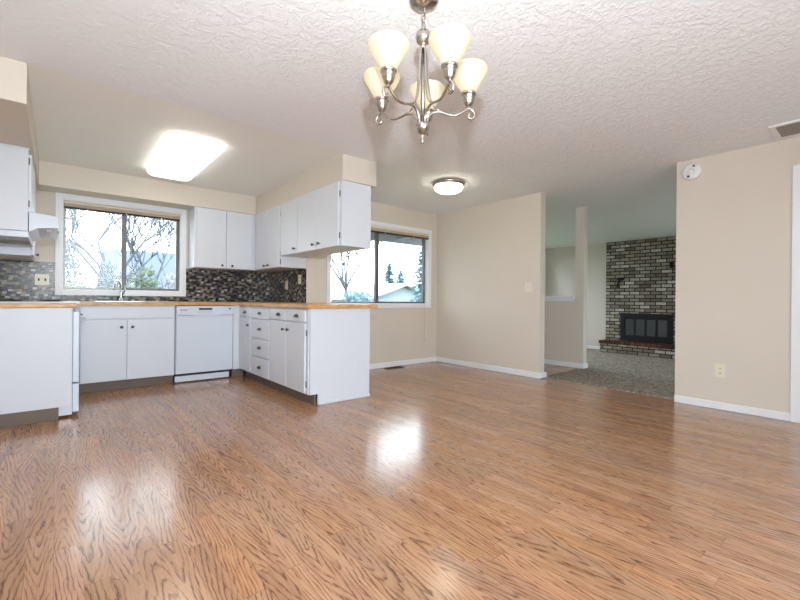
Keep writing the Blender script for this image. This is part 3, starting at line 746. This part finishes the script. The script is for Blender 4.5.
# chain: loop and links
for i, (zc, rot) in enumerate(((2.258, 0), (2.226, 1), (2.194, 0))):
    b = B(); pts = []
    for k in range(17):
        a = 2*math.pi*k/16; e = .009*math.cos(a); f = .019*math.sin(a)
        pts.append((CX+(e if not rot else 0), CY+(0 if not rot else e), zc+f))
    b.tube(pts, .0028, 6); b.obj('chain_link', 'nickel', t)
b = B(); b.lathe([(.006, .030), (.010, .024), (.030, .014), (.036, -.006), (.030, -.026), (.016, -.036), (.012, -.046), (.012, -.060)], (CX, CY, 2.148), seg=24); b.obj('top_hub', 'nickel', t)
b = B(); b.lathe([(.0095, 2.09), (.0095, 1.75)], (CX, CY, 0), seg=14); b.obj('column', 'nickel', t)
b = B(); b.lathe([(.012, 1.760), (.030, 1.752), (.033, 1.742), (.031, 1.732), (.022, 1.716), (.009, 1.706), (.006, 1.702), (.006, 1.684), (.0085, 1.679), (.0085, 1.670), (.003, 1.664)], (CX, CY, 0), seg=24); b.obj('bottom_hub', 'nickel', t)
for k in range(5):
    ph = math.radians(9+72*k)
    dv = av*math.cos(ph)+rv*math.sin(ph)
    def P(r, z): return Vector((CX, CY, z))+dv*r
    b = B(); b.tube(smooth_path([P(.018, 1.745), P(.024, 1.778), P(.045, 1.806), P(.080, 1.813), (P(.12, 1.804)), P(.155, 1.804), P(.188, 1.823), P(.213, 1.840), P(.234, 1.831), P(.242, 1.812), P(.232, 1.795), P(.218, 1.796), P(.213, 1.807), P(.221, 1.812)]), .0058, 8)
    arm = b.obj('arm', 'nickel', t)
    b = B(); b.tube(smooth_path([P(.010, 2.105), P(.017, 2.06), P(.021, 1.99), P(.027, 1.92), P(.040, 1.858), P(.065, 1.825), P(.10, 1.810)]), .0040, 8); b.obj('stay_rod', 'nickel', arm)
    q = P(.213, 0)
    b = B(); b.lathe([(.006, 1.839), (.007, 1.846), (.012, 1.850), (.022, 1.863), (.027, 1.884), (.028, 1.899), (.034, 1.902), (.034, 1.908), (.027, 1.909)], (q.x, q.y, 0), seg=20); b.obj('socket_cup', 'nickel', arm)
    b = B(); prof = [(.031, 1.910), (.036, 1.920), (.045, 1.936), (.056, 1.955), (.067, 1.974), (.077, 1.991), (.084, 2.004), (.0865, 2.013), (.085, 2.020), (.081, 2.024)]
    b.lathe(prof, (q.x, q.y, 0), seg=28, cap=False); sh = b.obj('lamp_shade', 'shade', t)
    md = sh.modifiers.new('s', 'SOLIDIFY'); md.thickness = .003; md.offset = -1
    b = B(); b.lathe([(.012, 1.911), (.013, 1.930), (.024, 1.955), (.027, 1.968), (.022, 1.982), (.004, 1.990)], (q.x, q.y, 0), seg=16); b.obj('bulb', 'bulb', sh)

# ------------------------------------------------------------------ fireplace
FX = 9.66; FY1 = 4.215; FY0 = 2.0
t = thing('fireplace', 'whitewashed brick fireplace with black glass doors in the lounge', 'fireplace', (FX, 3.3, ZL))
b = B(); oy0, oy1, oz0, oz1 = 2.895, 3.845, .11, .68
b.box(FX, XF-.001, FY0, oy0, ZL+.001, H-.004); b.box(FX, XF-.001, oy1, FY1, ZL+.001, H-.004); b.box(FX, XF-.001, oy0, oy1, oz1, H-.004); b.box(FX, XF-.001, oy0, oy1, ZL+.001, oz0)
b.obj('chimney_breast', 'brick', t)
b = B(); b.box(9.30, FX-.0005, FY0, 4.18, ZL+.001, .042); b.obj('hearth', 'brick', t)
b = B(); b.box(9.28, FX-.0005, FY0, 4.20, .0425, .105, .006); b.obj('hearth_cap', 'hearth_cap', t)
b = B(); b.box(FX+.025, FX+.05, oy0, oy1, oz0, oz1); b.obj('firebox', 'dark', t)
b = B(); fy0, fy1, fz0, fz1 = oy0-.03, oy1+.04, .112, oz1+.035
b.box(FX-.035, FX-.001, fy0, fy1, fz1-.115, fz1, .004); b.box(FX-.035, FX-.001, fy0, fy1, fz0, fz0+.115, .004)
b.box(FX-.035, FX-.001, fy0, fy0+.085, fz0+.115, fz1-.115, .004); b.box(FX-.035, FX-.001, fy1-.085, fy1, fz0+.115, fz1-.115, .004)
scr = b.obj('door_frame', 'black_iron', t)
g0, g1 = fy0+.085, fy1-.085; gw = (g1-g0)/4
for i in range(4):
    a = g0+gw*i
    b = B(); b.box(FX-.028, FX-.012, a, a+.024, fz0+.115, fz1-.115, .003); b.box(FX-.028, FX-.012, a+gw-.024, a+gw, fz0+.115, fz1-.115, .003)
    b.box(FX-.028, FX-.012, a+.024, a+gw-.024, fz0+.115, fz0+.13); b.box(FX-.028, FX-.012, a+.024, a+gw-.024, fz1-.13, fz1-.115)
    o = b.obj('door', 'black_iron', scr)
    b = B(); b.box(FX-.022, FX-.016, a+.024, a+gw-.024, fz0+.13, fz1-.13); b.obj('glass_panel', 'smoke_glass', o) if False else b.obj('glass_panel', 'smoke_glass', t)
# dark bracket shapes on the brickwork and projecting corbel bricks
b = B(); b.box(FX-.10, FX-.0005, 3.82, 3.93, 1.44, 1.50, .004); b.tube([(FX-.03, 3.90, 1.45), (FX-.06, 3.93, 1.36), (FX-.03, 3.95, 1.28)], .022, 6); b.obj('dark_bracket', 'black_iron', t)
b = B(); b.box(FX-.09, FX-.0005, 2.86, 2.92, 1.66, 1.78, .004); b.obj('dark_bracket', 'black_iron', t)
for y0, z0 in ((4.0, 1.42), (3.86, 1.505), (2.95, 1.80), (3.05, 1.725)):
    b = B(); b.box(FX-.025, FX-.0005, y0-.09, y0+.09, z0, z0+.06, .004); b.obj('projecting_brick', 'brick', t)

# ------------------------------------------------------------------ outdoors
GZ = -.45
b = B(); b.box(-40, 60, YS+.3, 70, GZ-.1, GZ); b.box(4.0, 60, -40, YS+.3, GZ-.1, GZ) if False else None
b.box(-40, 60, -40, -3.0, GZ-.1, GZ); struct(b.obj('ground', 'lawn'), 'lawn outside', 'lawn')
b = B(); b.box(-5, 7, -7.5, -2.46, -.16, -.06); struct(b.obj('bounce_slab', 'concrete'), 'unseen pale slab behind the camera, added to bounce light indoors', 'patio')  # added out of view, its pale top throws sky light up to the ceiling
b = B(); b.box(2.49, 5.2, 4.78, 5.42, 2.12, 2.16); b.box(2.49, 5.2, 5.42, 5.46, 1.93, 2.20)
for x in (2.9, 3.7, 4.45): b.prism([(x, 2.115), (x+.05, 2.115), (x+.05, 1.99), (x, 1.99)], 'y', 4.78, 5.42)
struct(b.obj('roof_eave', 'siding'), 'pale roof eave outside the dining window', 'eave')

def tree(name, label, x, y, h, trunk_r, levels, spread, bud=None, nb=4, group='bare trees outside', budsize=.03, lean=(0, 0), seed=1, split=.3, budn=3, fork=False, rmin=.0015):
    rnd = random.Random(seed)
    t = thing(name, label, 'tree', (x, y, GZ), group)
    b = B(); lf = B() if bud else None
    def grow(p, d, L, r, lev):
        n = 4; pts = [p]; q = p.copy(); dd = d.copy()
        for i in range(n):
            dd = (dd+Vector((rnd.gauss(0, .10), rnd.gauss(0, .10), rnd.gauss(.02, .06)))).normalized(); q = q+dd*L/n; pts.append(q.copy())
        b.tube(pts, [r*(1-.45*i/n) for i in range(n+1)], 5 if lev < 2 else 3)
        if bud and lev >= levels-1:
            for _ in range(budn):
                k = rnd.randint(1, n); lf.quad(pts[k]+Vector((rnd.gauss(0, .03), rnd.gauss(0, .03), rnd.gauss(0, .03))), Vector((rnd.gauss(0, 1), rnd.gauss(0, 1), rnd.gauss(0, 1))), budsize*rnd.uniform(.6, 1.3), budsize*rnd.uniform(.6, 1.3))
        if lev < levels:
            for c in range(nb if lev else nb+1):
                k = rnd.randint(2, n) if lev else rnd.randint(3, n)
                az = rnd.uniform(0, 2*math.pi)
                if fork and lev < 2: k = n-(c % 2)*lev; az = (c*math.pi)+rnd.uniform(-.5, .5) if c < 4 else rnd.uniform(0, 6.28)
                side = Vector((math.cos(az), math.sin(az), rnd.uniform(-.1, .5)))
                nd = (dd*(1-spread)+side*spread+Vector((0, 0, .22))).normalized()
                grow(pts[k].copy(), nd, L*rnd.uniform(.55, .8), r*.55*(1-.3*k/n)+rmin, lev+1)
    grow(Vector((x, y, GZ)), Vector((lean[0], lean[1], 1)).normalized(), h*split, trunk_r, 0)
    b.obj('branches', 'bark', t)
    if bud: lf.obj('buds', bud, t)
    return t
def shrub(name, label, x, y, r, h, mat, n, size, seed, group='shrubs outside', z=GZ):
    rnd = random.Random(seed); t = thing(name, label, 'shrub', (x, y, z), group)
    b = B()
    for i in range(7):
        a = rnd.uniform(0, 6.28); e = rnd.uniform(.2, .9)*r
        b.tube([(x, y, z), (x+.4*e*math.cos(a), y+.4*e*math.sin(a), z+h*.5), (x+e*math.cos(a), y+e*math.sin(a), z+h*.95)], [.02, .012, .005], 4)
    b.obj('stems', 'bark', t)
    b = B()
    for i in range(n):
        a = rnd.uniform(0, 6.28); f = rnd.uniform(0, 1)**.6; ph = rnd.uniform(-.2, 1)
        p = Vector((x+r*f*math.cos(a)*math.cos(ph*1.2), y+r*f*math.sin(a)*math.cos(ph*1.2), z+h*(.35+.65*max(0, math.sin(ph*1.4))*rnd.uniform(.7, 1.05))))
        b.quad(p, Vector((rnd.gauss(0, 1), rnd.gauss(0, 1), rnd.gauss(0, 1))), size*rnd.uniform(.6, 1.3), size*rnd.uniform(.6, 1.3))
    b.obj('foliage', mat, t); return t
def conifer(name, label, x, y, h, r, seed):
    rnd = random.Random(seed); t = thing(name, label, 'tree', (x, y, GZ), 'evergreens outside')
    b = B(); b.tube([(x, y, GZ), (x, y, GZ+h*.5), (x, y, GZ+h*.97)], [.16, .1, .02], 6); b.obj('trunk', 'bark', t)
    b = B(); n = 22
    for i in range(n):
        f = i/(n-1); z = GZ+h*(.10+.88*f); R = r*(1-f)**.85+.06
        for k in range(11):
            a = rnd.uniform(0, 6.28); L = R*rnd.uniform(.65, 1.12)
            for s in range(6):
                q = (s+.6)/6; p = Vector((x+L*q*math.cos(a), y+L*q*math.sin(a), z-.22*L*q*q+rnd.gauss(0, .03)))
                b.quad(p, Vector((rnd.gauss(0, .5), rnd.gauss(0, .5), 1)), .17*h/5*rnd.uniform(.7, 1.2), .12*h/5*rnd.uniform(.7, 1.2))
    b.obj('foliage', 'needle', t); return t
def house(name, label, x0, x1, y0, y1, zw, zr, roof, axis='x'):
    t = thing(name, label, 'house', ((x0+x1)/2, (y0+y1)/2, GZ), 'neighbouring houses')
    b = B(); xm, ym = (x0+x1)/2, (y0+y1)/2
    if axis == 'x': b.prism([(y0, GZ), (y0, zw-.02), (ym, zr-.06), (y1, zw-.02), (y1, GZ)], 'x', x0, x1)
    else: b.prism([(x0, GZ), (x0, zw-.02), (xm, zr-.06), (x1, zw-.02), (x1, GZ)], 'y', y0, y1)
    b.obj('walls', 'siding', t)
    b = B(); e = .4
    if axis == 'x': b.prism([(y0-e, zw-.12), ((y0+y1)/2, zr), (y1+e, zw-.12), (y1+e, zw), ((y0+y1)/2, zr+.14), (y0-e, zw)], 'x', x0-e, x1+e)
    else: b.prism([(x0-e, zw-.12), ((x0+x1)/2, zr), (x1+e, zw-.12), (x1+e, zw), ((x0+x1)/2, zr+.14), (x0-e, zw)], 'y', y0-e, y1+e)
    b.obj('roof', roof, t)
    for i in range(2):
        xc = x0+(x1-x0)*(.3+.4*i); b = B(); b.box(xc-.5, xc+.5, y0-.04, y0-.001, zw-1.5, zw-.5, .01); b.obj('window', 'smoke_glass', t)
    return t
# beyond the sink window
house('neighbour_house', 'neighbouring house with grey-blue roof beyond the sink window', 1.6, 4.6, 14.0, 20.0, 1.15, 2.45, 'roofing')
tree('bare_tree', 'bare branching tree outside the left pane of the sink window', .45, 8.0, 4.6, .07, 4, .5, 'blossom', 5, budsize=.016, seed=3, split=.33, budn=1, fork=True)
tree('bare_tree', 'thin bare tree outside the middle of the sink window', 1.75, 12.0, 5.0, .05, 4, .5, 'blossom', 4, budsize=.016, seed=8, split=.36, budn=1)
shrub('garden_shrub', 'pale blossoming shrub at the right of the sink window view', 2.0, 9.6, .6, 1.9, 'blossom', 900, .045, 11)
shrub('garden_shrub', 'pale green shrub at the middle of the sink window view', 1.12, 8.0, .4, 1.9, 'leaf', 700, .04, 12)
shrub('garden_shrub', 'low pale green shrub at the left of the sink window view', .2, 7.4, .35, 1.6, 'leaf', 600, .04, 13)
shrub('garden_shrub', 'tall grey twiggy shrub behind the fence at the left of the sink window view', .20, 12.2, .5, 2.7, 'twig', 800, .04, 16)
shrub('garden_shrub', 'narrow grey twiggy shrub behind the fence, left of the sink window mullion', 1.0, 12.6, .28, 2.3, 'twig', 500, .04, 17)
t = thing('garden_fence', 'weathered board fence beyond the sink window', 'fence', (0, 10.6, GZ))
for x in (-3.2, -1.1, 1.0, 3.1): b = B(); b.box(x-.05, x+.05, 10.64, 10.74, GZ+.001, 1.25); b.obj('post', 'fence', t)
b = B()
for i in range(45): x = -3.3+i*.145; b.box(x, x+.135, 10.6, 10.62, GZ+.02, 1.18+.01*math.sin(i*3.1))
b.obj('boards', 'fence', t)
# beyond the dining window
tree('bare_tree', 'bare tree with a forked trunk outside the dining window', 7.30, 11.0, 5.9, .085, 5, .42, 'bud', 5, budsize=.022, seed=5, split=.30, budn=1, fork=True, rmin=.0035)
shrub('garden_shrub', 'dense blue-green shrub at the foot of the forked tree', 6.0, 9.0, .75, 1.6, 'needle', 900, .06, 14)
conifer('evergreen_tree', 'tall evergreen in the middle of the dining window view', 19.0, 24.0, 4.1, 1.3, 31)
conifer('evergreen_tree', 'smaller evergreen right of the tall one in the dining window view', 22.6, 27.0, 3.9, 1.3, 32)
conifer('evergreen_tree', 'tall evergreen at the right edge of the dining window view', 13.35, 14.2, 4.1, 1.1, 33)
house('neighbour_house', 'pale-roofed neighbouring house beyond the dining window', 12.6, 17.0, 17.5, 21.5, 1.05, 1.75, 'paleroof', 'y')
